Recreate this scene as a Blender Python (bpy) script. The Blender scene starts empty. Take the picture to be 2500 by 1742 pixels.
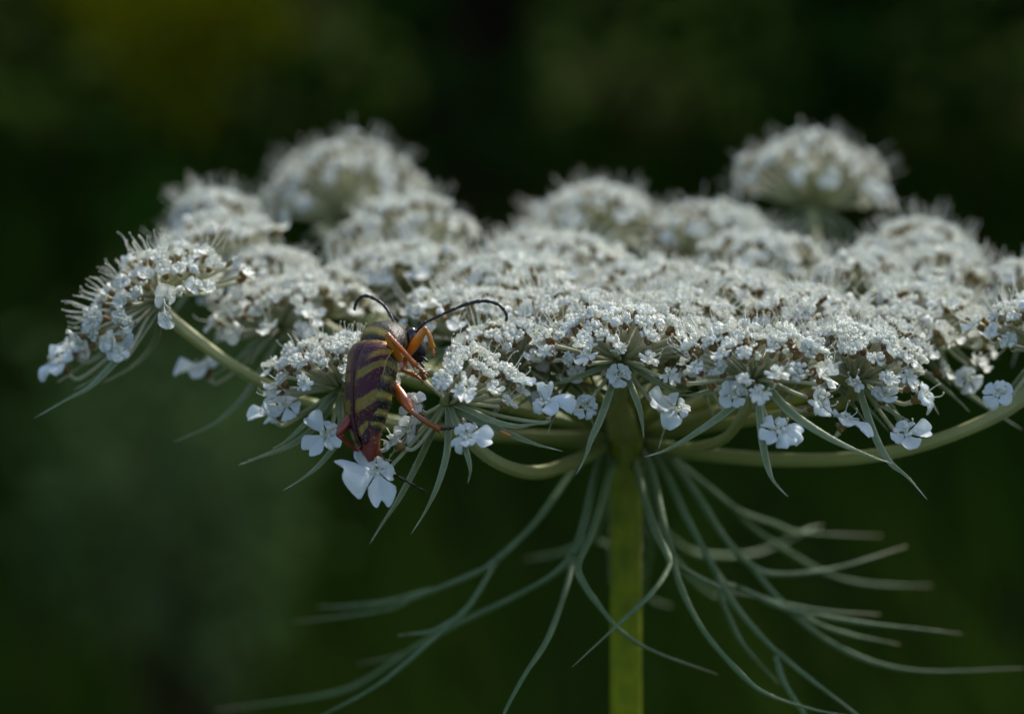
import bpy, math, random
import numpy as np
from mathutils import Vector, Matrix

rng = np.random.default_rng(11)
random.seed(11)
scene = bpy.context.scene
col = scene.collection

# ------------------------------------------------------------------ camera
PITCH = math.radians(12.0)
DIST = 0.240                       # lens to plane of focus (metres)
LENS, SENSOR = 105.0, 36.0
PXW = SENSOR / LENS * DIST / 2500.0    # metres per photo pixel in the plane of focus
FOC = np.array((0.0, 0.0, 0.70))
RT = np.array((1.0, 0, 0))
UP = np.array((0, math.sin(PITCH), math.cos(PITCH)))
FW = np.array((0, math.cos(PITCH), -math.sin(PITCH)))
cam_d = bpy.data.cameras.new('camera')
cam = bpy.data.objects.new('camera', cam_d)
col.objects.link(cam)
cam.location = FOC - FW * DIST
cam.rotation_euler = (math.radians(90) - PITCH, 0, 0)
cam_d.lens, cam_d.sensor_width = LENS, SENSOR
cam_d.clip_start, cam_d.clip_end = 0.01, 400
cam_d.dof.use_dof = True
cam_d.dof.focus_distance = DIST
cam_d.dof.aperture_fstop = 20.0
scene.camera = cam

# ------------------------------------------------------------------ light
SUN_EL, SUN_AZ = math.radians(43), math.radians(38)     # azimuth from +Y towards +X
to_sun = Vector((math.sin(SUN_AZ) * math.cos(SUN_EL), math.cos(SUN_AZ) * math.cos(SUN_EL), math.sin(SUN_EL)))
world = bpy.data.worlds.new('World')
scene.world = world
world.use_nodes = True
wn = world.node_tree.nodes
sky = wn.new('ShaderNodeTexSky')
sky.sky_type = 'NISHITA'
sky.sun_disc = False
sky.sun_elevation = SUN_EL
sky.sun_rotation = SUN_AZ
sky.air_density, sky.dust_density, sky.ozone_density = .9, 2.2, .5
world.node_tree.links.new(sky.outputs[0], wn['Background'].inputs[0])
wn['Background'].inputs[1].default_value = 0.13
sun_d = bpy.data.lights.new('sun', 'SUN')
sun_d.energy, sun_d.angle, sun_d.color = 2.5, math.radians(3.0), (1.0, 0.96, 0.88)
sun = bpy.data.objects.new('sun', sun_d)
col.objects.link(sun)
sun.rotation_euler = to_sun.to_track_quat('Z', 'Y').to_euler()
sun.location = (1, 1, 3)
vs = scene.view_settings
vs.view_transform, vs.look, vs.exposure, vs.gamma = 'Standard', 'None', 1.06, 1.0
scene.cycles.use_denoising = True
scene.cycles.max_bounces = 10
scene.cycles.sample_clamp_indirect = 6


def W(px, py, d=0.0):
    """photo pixel + depth (mm behind the plane of focus) -> world metres"""
    t = (DIST + d * 1e-3) / DIST
    return FOC + RT * ((px - 1250) * PXW * t) + UP * ((871 - py) * PXW * t) + FW * (d * 1e-3)


def CV(r, u, f):
    """direction given in camera axes (right, up, forward)"""
    v = RT * r + UP * u + FW * f
    return v / np.linalg.norm(v)


def unit(v):
    v = np.asarray(v, float)
    return v / max(np.linalg.norm(v), 1e-12)


# ------------------------------------------------------------------ materials
def mat(name, base=(.5, .5, .5), rough=.5, metal=0., attr=None, ramp=None, noise=None, trans=0.0, tcol=None, spec=.5, coat=0.0, bump=None, sss=0.0):
    """ramp: colours over the red channel of 'Col' (position along the part); noise: (scale, colour, amount)"""
    m = bpy.data.materials.new(name)
    m.use_nodes = True
    n, l = m.node_tree.nodes, m.node_tree.links
    p = n['Principled BSDF']
    out = n['Material Output']
    p.inputs['Roughness'].default_value = rough
    p.inputs['Specular IOR Level'].default_value = spec
    p.inputs['Metallic'].default_value = metal
    p.inputs['Coat Weight'].default_value = coat
    p.inputs['Coat Roughness'].default_value = .25
    rgb = n.new('ShaderNodeRGB')
    rgb.outputs[0].default_value = (*base, 1)
    c = rgb.outputs[0]
    if attr:
        a = n.new('ShaderNodeAttribute')
        a.attribute_name = 'Col'
        c = a.outputs['Color']
    if ramp:
        a = n.new('ShaderNodeAttribute')
        a.attribute_name = 'Col'
        s = n.new('ShaderNodeSeparateColor')
        l.new(a.outputs['Color'], s.inputs[0])
        r = n.new('ShaderNodeValToRGB')
        el = r.color_ramp.elements
        while len(el) < len(ramp):
            el.new(.5)
        for e, (pos, cc) in zip(el, ramp):
            e.position, e.color = pos, (*cc, 1)
        l.new(s.outputs[0], r.inputs[0])
        c = r.outputs[0]
    if noise:
        tc = n.new('ShaderNodeTexCoord')
        t = n.new('ShaderNodeTexNoise')
        t.inputs['Scale'].default_value = noise[0]
        t.inputs['Detail'].default_value = 4
        l.new(tc.outputs['Object'], t.inputs['Vector'])
        mp = n.new('ShaderNodeMapRange')
        mp.inputs[1].default_value, mp.inputs[2].default_value = .35, .68
        mp.inputs[4].default_value = noise[2]
        l.new(t.outputs[0], mp.inputs[0])
        x = n.new('ShaderNodeMix')
        x.data_type = 'RGBA'
        x.inputs[7].default_value = (*noise[1], 1)
        l.new(mp.outputs[0], x.inputs[0])
        l.new(c, x.inputs[6])
        c = x.outputs[2]
    l.new(c, p.inputs['Base Color'])
    if bump:
        tc = n.new('ShaderNodeTexCoord')
        t = n.new('ShaderNodeTexNoise')
        t.inputs['Scale'].default_value = bump[0]
        t.inputs['Detail'].default_value = 3
        l.new(tc.outputs['Object'], t.inputs['Vector'])
        b = n.new('ShaderNodeBump')
        b.inputs['Strength'].default_value = bump[1]
        b.inputs['Distance'].default_value = bump[2]
        l.new(t.outputs[0], b.inputs['Height'])
        l.new(b.outputs[0], p.inputs['Normal'])
    if sss:
        p.inputs['Subsurface Weight'].default_value = sss
        p.inputs['Subsurface Radius'].default_value = (1, .9, .7)
        p.inputs['Subsurface Scale'].default_value = .0006
    if trans:
        tr = n.new('ShaderNodeBsdfTranslucent')
        if tcol:
            tr.inputs[0].default_value = (*tcol, 1)
        else:
            l.new(c, tr.inputs[0])
        mx = n.new('ShaderNodeMixShader')
        mx.inputs[0].default_value = trans
        l.new(p.outputs[0], mx.inputs[1])
        l.new(tr.outputs[0], mx.inputs[2])
        l.new(mx.outputs[0], out.inputs[0])
    return m


M_PETAL = mat('petal_white', (.86, .88, .83), .6, trans=.44, spec=.2, noise=(900, (.80, .80, .70), .5), bump=(2500, .25, .0001))
M_BIG = mat('large_petal_white', (.82, .86, .85), .5, trans=.50, spec=.25, noise=(700, (.72, .80, .78), .5), bump=(1600, .3, .0001))
M_OVARY = mat('ovary_green_brown', (.27, .21, .04), .5, noise=(700, (.19, .085, .03), 1.0), trans=.15, bump=(4000, .5, .0001))
M_FIL = mat('filament_white', (.74, .76, .66), .5, trans=.3)
M_ANTHER = mat('anther_cream', (.55, .45, .34), .6)
M_DISC = mat('nectar_disc_cream', (.66, .68, .50), .35, trans=.2)
M_PED = mat('pedicel_pale_green', rough=.5, ramp=[(0, (.20, .24, .05)), (.35, (.44, .46, .26)), (1, (.56, .55, .40))], trans=.35, bump=(3000, .4, .0001))
M_RAY = mat('ray_green_cream', rough=.5, ramp=[(0, (.11, .17, .02)), (.45, (.34, .37, .11)), (1, (.52, .50, .27))], trans=.25,
            noise=(500, (.30, .33, .14), .5), bump=(2500, .5, .0002))
M_STEM = mat('stem_olive_green', (.26, .31, .007), .5, noise=(420, (.15, .20, .006), 1.0), trans=.5, bump=(1500, .5, .0003))
M_BRACT = mat('bract_grey_green', rough=.5, ramp=[(0, (.13, .21, .04)), (.3, (.085, .16, .05)), (.9, (.09, .16, .055)), (1, (.30, .25, .14))], trans=.25,
              noise=(600, (.15, .21, .10), .6), bump=(3000, .5, .0002))
M_BRL = mat('bracteole_green_pale_edge', rough=.5, ramp=[(0, (.15, .21, .07)), (.30, (.22, .28, .12)), (.6, (.52, .53, .40)), (1, (.60, .56, .42))], trans=.25,
            noise=(900, (.30, .35, .24), .4), bump=(3500, .5, .0002))
M_HAIR = mat('plant_hair', (.55, .55, .42), .5, trans=.4)
M_BODY = mat('beetle_body', attr=True, rough=.42, spec=.28, coat=0, bump=(5200, .7, .00012))
M_ELY = mat('beetle_elytra', attr=True, rough=.30, metal=.5, spec=.4, coat=.08, bump=(6000, .8, .00014), noise=(2600, (.05, .006, .03), .3))
M_EYE = mat('beetle_eye', (.006, .007, .009), .16, spec=.7, bump=(12000, .3, .00005))
M_LEG = mat('beetle_leg', attr=True, rough=.3, spec=.55, coat=.3, trans=.12, bump=(6000, .4, .00008))
M_ANT = mat('beetle_antenna', (.008, .008, .009), .42, bump=(9000, .5, .00006))
M_PILE = mat('beetle_golden_hair', (.62, .43, .10), .25, spec=.9)
M_LARVA = mat('larva_orange', (.62, .27, .03), .4, trans=.2)


# ------------------------------------------------------------------ mesh builder
class MB:
    def __init__(s):
        s.V, s.L, s.T, s.M, s.C, s.n = [], [], [], [], [], 0

    def add(s, v, loops, tot, m=0, c=None):
        v = np.asarray(v, float).reshape(-1, 3)
        loops = np.asarray(loops, np.int64).ravel()
        tot = np.asarray(tot, np.int64).ravel()
        s.V.append(v)
        s.L.append(loops + s.n)
        s.T.append(tot)
        s.M.append(np.full(len(tot), m) if np.isscalar(m) else np.asarray(m))
        if c is None:
            c = np.zeros((len(v), 3))
        c = np.asarray(c, float)
        if c.ndim == 1:
            c = np.tile(c, (len(v), 1))
        s.C.append(c)
        s.n += len(v)

    def cat(s):
        return (np.concatenate(s.V), np.concatenate(s.L), np.concatenate(s.T), np.concatenate(s.M), np.concatenate(s.C))

    def inst(s, tpl, mtx):
        v, l, t, m, c = tpl
        s.add(v @ mtx[:3, :3].T + mtx[:3, 3], l, t, m, c)

    def mesh(s, name, mats, origin=(0, 0, 0), smooth=True):
        v, l, t, m, c = s.cat()
        v = v - np.asarray(origin, float)
        me = bpy.data.meshes.new(name)
        me.vertices.add(len(v))
        me.vertices.foreach_set('co', v.astype(np.float32).ravel())
        me.loops.add(len(l))
        me.loops.foreach_set('vertex_index', l.astype(np.int32))
        me.polygons.add(len(t))
        st = np.concatenate(([0], np.cumsum(t)[:-1]))
        me.polygons.foreach_set('loop_start', st.astype(np.int32))
        me.polygons.foreach_set('loop_total', t.astype(np.int32))
        for x in mats:
            me.materials.append(x)
        me.polygons.foreach_set('material_index', m.astype(np.int32))
        me.polygons.foreach_set('use_smooth', np.full(len(t), smooth))
        a = me.attributes.new('Col', 'FLOAT_COLOR', 'POINT')
        cc = np.ones((len(v), 4), np.float32)
        cc[:, :3] = c
        a.data.foreach_set('color', cc.ravel())
        me.update()
        me.validate()
        return me


def link(name, me, parent=None, loc=None, mtx=None):
    o = bpy.data.objects.new(name, me)
    col.objects.link(o)
    if parent:
        o.parent = parent
    if mtx is not None:
        o.matrix_local = mtx
    elif loc is not None:
        o.location = loc
    return o


def tag(o, label=None, cat=None, group=None, kind=None):
    for k, x in (('label', label), ('category', cat), ('group', group), ('kind', kind)):
        if x:
            o[k] = x
    return o


def grid_loops(nu, nv, off=0, flip=False, wrap=False):
    iv = np.arange(nv if wrap else nv - 1)
    a = (np.arange(nu - 1)[:, None] * nv + iv[None, :]).ravel()
    b = (np.arange(nu - 1)[:, None] * nv + (iv[None, :] + 1) % nv).ravel()
    q = np.stack([a, b, b + nv, a + nv], 1)
    if flip:
        q = q[:, ::-1]
    return (q + off), np.full(len(q), 4)


def spline(pts, n):
    """Catmull-Rom resampling"""
    p = np.asarray(pts, float)
    if len(p) == 2:
        t = np.linspace(0, 1, n)[:, None]
        return p[0] * (1 - t) + p[1] * t
    P = np.vstack([2 * p[0] - p[1], p, 2 * p[-1] - p[-2]])
    out = []
    for u in np.linspace(0, len(p) - 1 - 1e-9, n):
        i = int(u)
        f = u - i
        a, b, c, d = P[i], P[i + 1], P[i + 2], P[i + 3]
        out.append(.5 * (2 * b + (c - a) * f + (2 * a - 5 * b + 4 * c - d) * f * f + (3 * b - a - 3 * c + d) * f ** 3))
    return np.array(out)


def frames(p, ref):
    t = np.gradient(p, axis=0)
    t /= np.maximum(np.linalg.norm(t, axis=1, keepdims=True), 1e-12)
    ref = np.broadcast_to(np.asarray(ref, float), t.shape)
    s = np.cross(t, ref)
    ln = np.linalg.norm(s, axis=1, keepdims=True)
    s = np.where(ln < 1e-3, np.cross(t, np.broadcast_to(np.array((.3, .9, .2)), t.shape)), s)
    s /= np.linalg.norm(s, axis=1, keepdims=True)
    return t, s, np.cross(s, t)


def tube(mb, p, r, sides=6, m=0, c0=0., c1=1., ref=(0.31, -.2, .93), flat=1.0, edge=False, rgb=None, ridge=0., nr=7):
    """round or flattened tube; r a number or per-point array (metres)"""
    p = np.asarray(p, float)
    n = len(p)
    r = np.broadcast_to(np.asarray(r, float), (n,))
    t, s, b = frames(p, ref)
    a = np.arange(sides) * 2 * math.pi / sides
    v = p[:, None] + (r[:, None] * (1 + ridge * np.cos(nr * a))[None, :])[:, :, None] * (np.cos(a)[None, :, None] * s[:, None] + flat * np.sin(a)[None, :, None] * b[:, None])
    tt = np.linspace(c0, c1, n)
    c = np.zeros((n, sides, 3))
    c[:, :, 0] = tt[:, None]
    if edge:
        c[:, :, 0] = np.maximum(np.abs(np.cos(a))[None, :] ** 4 * .85, np.clip((tt[:, None] - .82) * 5.5, 0, 1))
    c[:, :, 1] = rng.random()
    if rgb is not None:
        c[:] = rgb
    l, k = grid_loops(n, sides, wrap=True)
    V = np.concatenate([v.reshape(-1, 3), p[:1], p[-1:]])
    C = np.concatenate([c.reshape(-1, 3), c[0, :1], c[-1, :1]])
    i = np.arange(sides)
    j = (i + 1) % sides
    e0 = np.stack([np.full(sides, n * sides), j, i], 1)
    e1 = np.stack([np.full(sides, n * sides + 1), (n - 1) * sides + i, (n - 1) * sides + j], 1)
    mb.add(V, np.concatenate([l.ravel(), e0.ravel(), e1.ravel()]), np.concatenate([k, np.full(2 * sides, 3)]), m, C)


def hairs(mb, p, r, n, ln, rad, m=0, ref=(0.31, -.2, .93), up=.35):
    """short bristles standing on a tube"""
    t, s, b = frames(p, ref)
    r = np.broadcast_to(np.asarray(r, float), (len(p),))
    for _ in range(n):
        u = rng.random() * (len(p) - 1)
        i = min(int(u), len(p) - 2)
        f = u - i
        a = rng.random() * 6.283
        d = math.cos(a) * s[i] + math.sin(a) * b[i]
        base = p[i] * (1 - f) + p[i + 1] * f + d * r[i] * .95
        tip = base + unit(d + t[i] * up * rng.normal(.4, .6)) * ln * rng.uniform(.5, 1.2)
        e1 = unit(np.cross(d, t[i])) * rad
        e2 = t[i] * rad
        mb.add([base + e1, base - .5 * e1 + .87 * e2, base - .5 * e1 - .87 * e2, tip], [0, 1, 3, 1, 2, 3, 2, 0, 3], [3, 3, 3], m, (.5, .5, .5))


def ellipsoid(mb, ctr, rx, ry, rz, m=0, nu=7, nv=8, c=(0, 0, 0), R=None):
    th = np.linspace(0, math.pi, nu)
    ph = np.arange(nv) * 2 * math.pi / nv
    v = np.stack([np.sin(th)[:, None] * np.cos(ph) * rx, np.sin(th)[:, None] * np.sin(ph) * ry, np.cos(th)[:, None] * np.ones(nv) * rz], -1).reshape(-1, 3)
    if R is not None:
        v = v @ np.asarray(R).T
    l, k = grid_loops(nu, nv, wrap=True, flip=True)
    mb.add(v + np.asarray(ctr), l, k, m, c)


# ------------------------------------------------------------------ florets (templates in metres)
MM = 1e-3


def petal(mb, L, Wd, phi0, phi1, az, th, nu=6, nv=5, notch=.25, pw=1.3, cup=.0, m=0, lift=0., base=.12, wob=0.):
    """one heart-shaped petal leaving the floret centre towards azimuth az, rolling from angle phi0 to phi1"""
    u = np.linspace(0, 1, nu)
    v = np.linspace(-1, 1, nv)
    ph = phi0 + (phi1 - phi0) * u ** pw
    cx = np.concatenate(([0], np.cumsum((np.cos(ph[1:]) + np.cos(ph[:-1])) / 2 / (nu - 1))))
    cz = np.concatenate(([0], np.cumsum((np.sin(ph[1:]) + np.sin(ph[:-1])) / 2 / (nu - 1))))
    prof = .16 + .84 * np.clip(u / .62, 0, 1) ** 1.2 * (3 - 2 * np.clip(u / .62, 0, 1)) / 1.0 * .5 + .84 * .5 * np.clip(u / .62, 0, 1) ** 2
    prof = prof / prof.max()
    f = 1 - .34 * np.abs(v)[None, :] ** 2.4 * u[:, None] ** 1.5 - notch * np.exp(-(v / .26) ** 2)[None, :] * u[:, None] ** 2.5
    X = L * cx[:, None] * f + base * MM
    Z = L * cz[:, None] * f + cup * L * (v[None, :] ** 2) * prof[:, None] ** 2 + lift
    Z = Z + wob * L * np.sin(v[None, :] * 4 + u[:, None] * 5) * u[:, None]
    if nv > 10:
        Z = Z - .035 * L * np.exp(-(v / .14) ** 2)[None, :] * np.sin(u * 3.1)[:, None]
    Y = Wd * v[None, :] * prof[:, None]
    nx, nz = -np.sin(ph)[:, None], np.cos(ph)[:, None]
    t = th * np.sqrt(np.clip((1 - np.abs(v) ** 4)[None, :] * (1 - u ** 6)[:, None], 0, 1)) + .012 * MM
    ca, sa = math.cos(az), math.sin(az)
    vs_, ls, ks = [], [], []
    for sg, off in ((1, 0), (-1, nu * nv)):
        x, z = X + sg * t * nx, Z + sg * t * nz
        vs_.append(np.stack([x * ca - Y * sa, x * sa + Y * ca, z], -1).reshape(-1, 3))
        l, k = grid_loops(nu, nv, off, flip=(sg > 0))
        ls.append(l.ravel())
        ks.append(k)
    rim = [i * nv for i in range(nu)] + [(nu - 1) * nv + j for j in range(1, nv)] + [i * nv + nv - 1 for i in range(nu - 2, -1, -1)]
    q = np.array([[a, b, b + nu * nv, a + nu * nv] for a, b in zip(rim[:-1], rim[1:])])
    mb.add(np.concatenate(vs_), np.concatenate(ls + [q.ravel()]), np.concatenate(ks + [np.full(len(q), 4)]), m)


FM = [M_PETAL, M_OVARY, M_FIL, M_ANTHER, M_DISC]


def floret_core(mb, stam=5, slen=1.5, spikes=True, spread=.45):
    h = spikes
    ellipsoid(mb, (0, 0, -.62 * MM), .42 * MM, .36 * MM, .62 * MM, 1, 7 if h else 5, 8 if h else 6)
    if spikes:
        for k in range(14):
            a, z = rng.random() * 6.28, rng.uniform(-1.0, -.3)
            d = np.array((math.cos(a), math.sin(a), rng.normal(0, .3)))
            b = np.array((math.cos(a) * .34, math.sin(a) * .30, z)) * MM
            e = np.array((-math.sin(a), math.cos(a), 0)) * .03 * MM
            mb.add([b + e, b - e, b + np.array((0, 0, .05 * MM)), b + d * .3 * MM], [0, 1, 3, 1, 2, 3, 2, 0, 3], [3, 3, 3], 2)
    for s_ in (-1, 1):
        ellipsoid(mb, (s_ * .17 * MM, 0, .05 * MM), .24 * MM, .27 * MM, .16 * MM, 4, 6 if h else 4, 7 if h else 5)
        if h:
            tube(mb, np.array([(s_ * .1, 0, .15), (s_ * .16, 0, .45), (s_ * .24, 0, .62)]) * MM, np.array((.06, .045, .05)) * MM, 5, 2)
    for k in range(stam):
        a = k * 2 * math.pi / 5 + .63 + rng.normal(0, .12)
        d = np.array((math.cos(a), math.sin(a), 0))
        sl = slen * rng.uniform(.75, 1.15)
        sp = spread * rng.uniform(.5, 1.4)
        pts = np.array([d * .3, d * (.4 + .5 * sp) + (0, 0, .35 * sl), d * (.5 + sp) + (0, 0, .75 * sl), d * (.42 + .8 * sp) + (0, 0, sl)]) * MM
        tube(mb, spline(pts, 6), np.array((.05, .045, .04, .04, .035, .03)) * MM, 4, 2)
        ellipsoid(mb, pts[-1], .11 * MM, .09 * MM, .08 * MM, 3, 5 if h else 4, 6 if h else 5)


def knobs(mb, a, r, z, hi):
    # the two inrolled lobes at a young petal's tip
    for s_ in (-1, 1):
        b = a + s_ * rng.uniform(.22, .34) / max(r, .4)
        q = rng.uniform(.17, .25) * MM
        ellipsoid(mb, np.array((math.cos(b) * r, math.sin(b) * r, z + rng.normal(0, .08))) * MM, q * rng.uniform(.9, 1.25), q, q * rng.uniform(.8, 1.1), 0, 6 if hi else 4, 8 if hi else 6)


def make_tpl(kind, seed, hi):
    global rng
    keep = rng
    rng = np.random.default_rng(seed)
    mb = MB()
    j = lambda s: rng.normal(0, s)
    nu, nv = (8, 7) if hi else (5, 4)
    for k in range(5):
        a = k * 2 * math.pi / 5 + j(.1)
        if kind == 'bare' or rng.random() < .05:
            continue
        if kind == 'rolled':
            petal(mb, 1.15 * MM * (1 + j(.12)), .46 * MM * (1 + j(.12)), .05 + j(.2), 1.9 + j(.5), a, .09 * MM, nu, nv, .46 + j(.08), 1.2, cup=-.14 + j(.1), m=0, wob=j(.05))
            knobs(mb, a, .78 + j(.1), .30 + j(.12), hi)
        elif kind == 'half':
            petal(mb, 1.25 * MM * (1 + j(.12)), .52 * MM * (1 + j(.12)), -.05 + j(.2), 1.9 + j(.5), a, .10 * MM, nu, nv, .42 + j(.08), 1.4, cup=-.16 + j(.1), m=0, wob=j(.05))
            if rng.random() < .5:
                knobs(mb, a, .85 + j(.1), .35 + j(.15), hi)
        elif kind == 'bud':
            petal(mb, 1.35 * MM * (1 + j(.10)), .42 * MM, .55 + j(.12), 3.4 + j(.25), a, .15 * MM, nu, nv, .30, 1.1, cup=-.1, m=0)
        elif kind == 'open':
            petal(mb, 1.05 * MM * (1 + j(.14)), .50 * MM * (1 + j(.12)), .0 + j(.3), 1.1 + j(.6), a, .08 * MM, nu, nv, .45 + j(.08), 1.5, cup=j(.2), m=0, wob=j(.06))
        elif kind == 'rim':
            s = (1.45, 1.15, .8, .8, 1.15)[k] * (1 + j(.12))
            petal(mb, 1.15 * s * MM, .54 * s ** .9 * MM, .0 + j(.25), .7 + j(.6), a, .08 * MM, nu, nv, .44 + j(.08), 1.5, cup=j(.2), m=0, wob=j(.06))
    # curled young stamens and disc lobes packed in the middle
    for k in range(2 if kind == 'bare' else (7 if hi else 4)):
        a, rr = rng.random() * 6.28, rng.uniform(.15, .6)
        ellipsoid(mb, np.array((math.cos(a) * rr, math.sin(a) * rr, .2 + rng.random() * .35)) * MM, .17 * MM, .15 * MM, .15 * MM, 0, 6 if hi else 4, 7 if hi else 5)
    floret_core(mb, {'rolled': rng.integers(0, 2), 'half': rng.integers(0, 3), 'bud': 0, 'bare': 0, 'open': 4, 'rim': rng.integers(0, 3)}[kind], (1.8 if hi else 2.2) + rng.random() * .7, hi)
    rng = keep
    return mb.cat(), mb.mesh('floret', FM)


TPL, TPLO = {}, {}
for kind, nvar in (('rolled', 6), ('half', 5), ('bud', 3), ('bare', 3), ('open', 5), ('rim', 6)):
    TPL[kind] = [make_tpl(kind, 100 + i * 7 + len(kind) * 31, True) for i in range(nvar)]
    TPLO[kind] = [make_tpl(kind, 100 + i * 7 + len(kind) * 31, False) for i in range(nvar)]


def orient(n, o=None, roll=0.):
    """3x3 with local z along n and local x as close to o as it gets"""
    z = unit(n)
    x = np.array((1., 0, 0)) if o is None else unit(o)
    x = x - z * np.dot(x, z)
    if np.linalg.norm(x) < 1e-3:
        x = np.cross(z, (0, 1, 0.2))
    x = unit(x)
    y = np.cross(z, x)
    c, s = math.cos(roll), math.sin(roll)
    return np.stack([x * c + y * s, -x * s + y * c, z], 1)


# ------------------------------------------------------------------ the plant
BASE = W(1528, 1090, 30)
plant = bpy.data.objects.new('wild_carrot', None)
col.objects.link(plant)
plant.location = (BASE[0], BASE[1], 0)
PB = np.array((BASE[0], BASE[1], 0.0))
tag(plant, 'white lacy wild carrot flower head on a green stem, carrying the banded beetle', 'flower')
JN = W(1528, 1062, 30)           # where the rays meet the stem

# stem
mb = MB()
sp = spline([(BASE[0] + .004, BASE[1] + .01, 0.0), (BASE[0] + .003, BASE[1] + .004, .3), W(1528, 1800, 30), W(1527, 1400, 30), W(1527, 1180, 30), W(1528, 1085, 30)], 60)
a = np.arange(20) * 2 * math.pi / 20
tube(mb, sp, np.interp(np.arange(60), (0, 24, 50, 59), (.0022, .00138, .00132, .0015)), 44, 0, ridge=.045, nr=11)
hairs(mb, sp[24:], .00135, 800, .0006, .000035, 1)
link('stem', mb.mesh('stem', [M_STEM, M_HAIR], PB), plant)
# swollen node at the top of the stem
mb = MB()
tube(mb, spline([W(1528, 1100, 30), W(1528, 1078, 30), W(1528, 1055, 30), W(1528, 1035, 30)], 10), np.array((1.55, 1.75, 2.0, 2.25, 2.45, 2.5, 2.4, 2.0, 1.4, .6)) * MM, 20, 0)
link('stem_node', mb.mesh('stem_node', [M_STEM], PB), plant)

# beetle body axis, used to keep florets out of it (world)
BT = dict(tail=W(897, 1100, -2.6), mid=W(905, 960, -1.6), sho=W(915, 838, -.2), pro=W(965, 832, 1.0), head=W(1010, 838, 2.0))
BAX = np.array([BT['tail'], BT['mid'], BT['sho'], BT['pro'], BT['head']])
BRAD = np.array((1.6, 2.6, 2.5, 2.0, 1.5)) * MM


LEGS = np.array([W(*q) for q in ((1020, 830, -.8), (1038, 805, -1.4), (1050, 835, -1.1), (1000, 862, .4), (960, 845, -2), (985, 858, -2.4), (1010, 886, -1.9), (985, 972, -1.9), (1004, 1004, -2.5), (1038, 1028, -2.6), (1070, 1046, -2.5), (1030, 862, 2), (1095, 1047, -2.6), (1120, 1043, -2.9), (1025, 902, -1.6), (1042, 914, -1), (1040, 880, -1.2), (1233, 1058, -2.2), (1215, 1050, -2.4), (1260, 1066, -2), (1005, 945, -2), (1005, 930, -3.5), (990, 945, -3.5), (1012, 960, -3.5), (985, 908, -2.5), (1025, 985, -3.5), (1185, 1060, -4.5), (1205, 1052, -4))])


def near_beetle(p, extra=1.3 * MM):
    q = spline(BAX, 24)
    r = np.interp(np.linspace(0, 4, 24), range(5), BRAD)
    if np.any(np.linalg.norm(LEGS - p, axis=1) < 2.0 * MM):
        return True
    return np.any(np.linalg.norm(q - p, axis=1) < r + extra)


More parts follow.
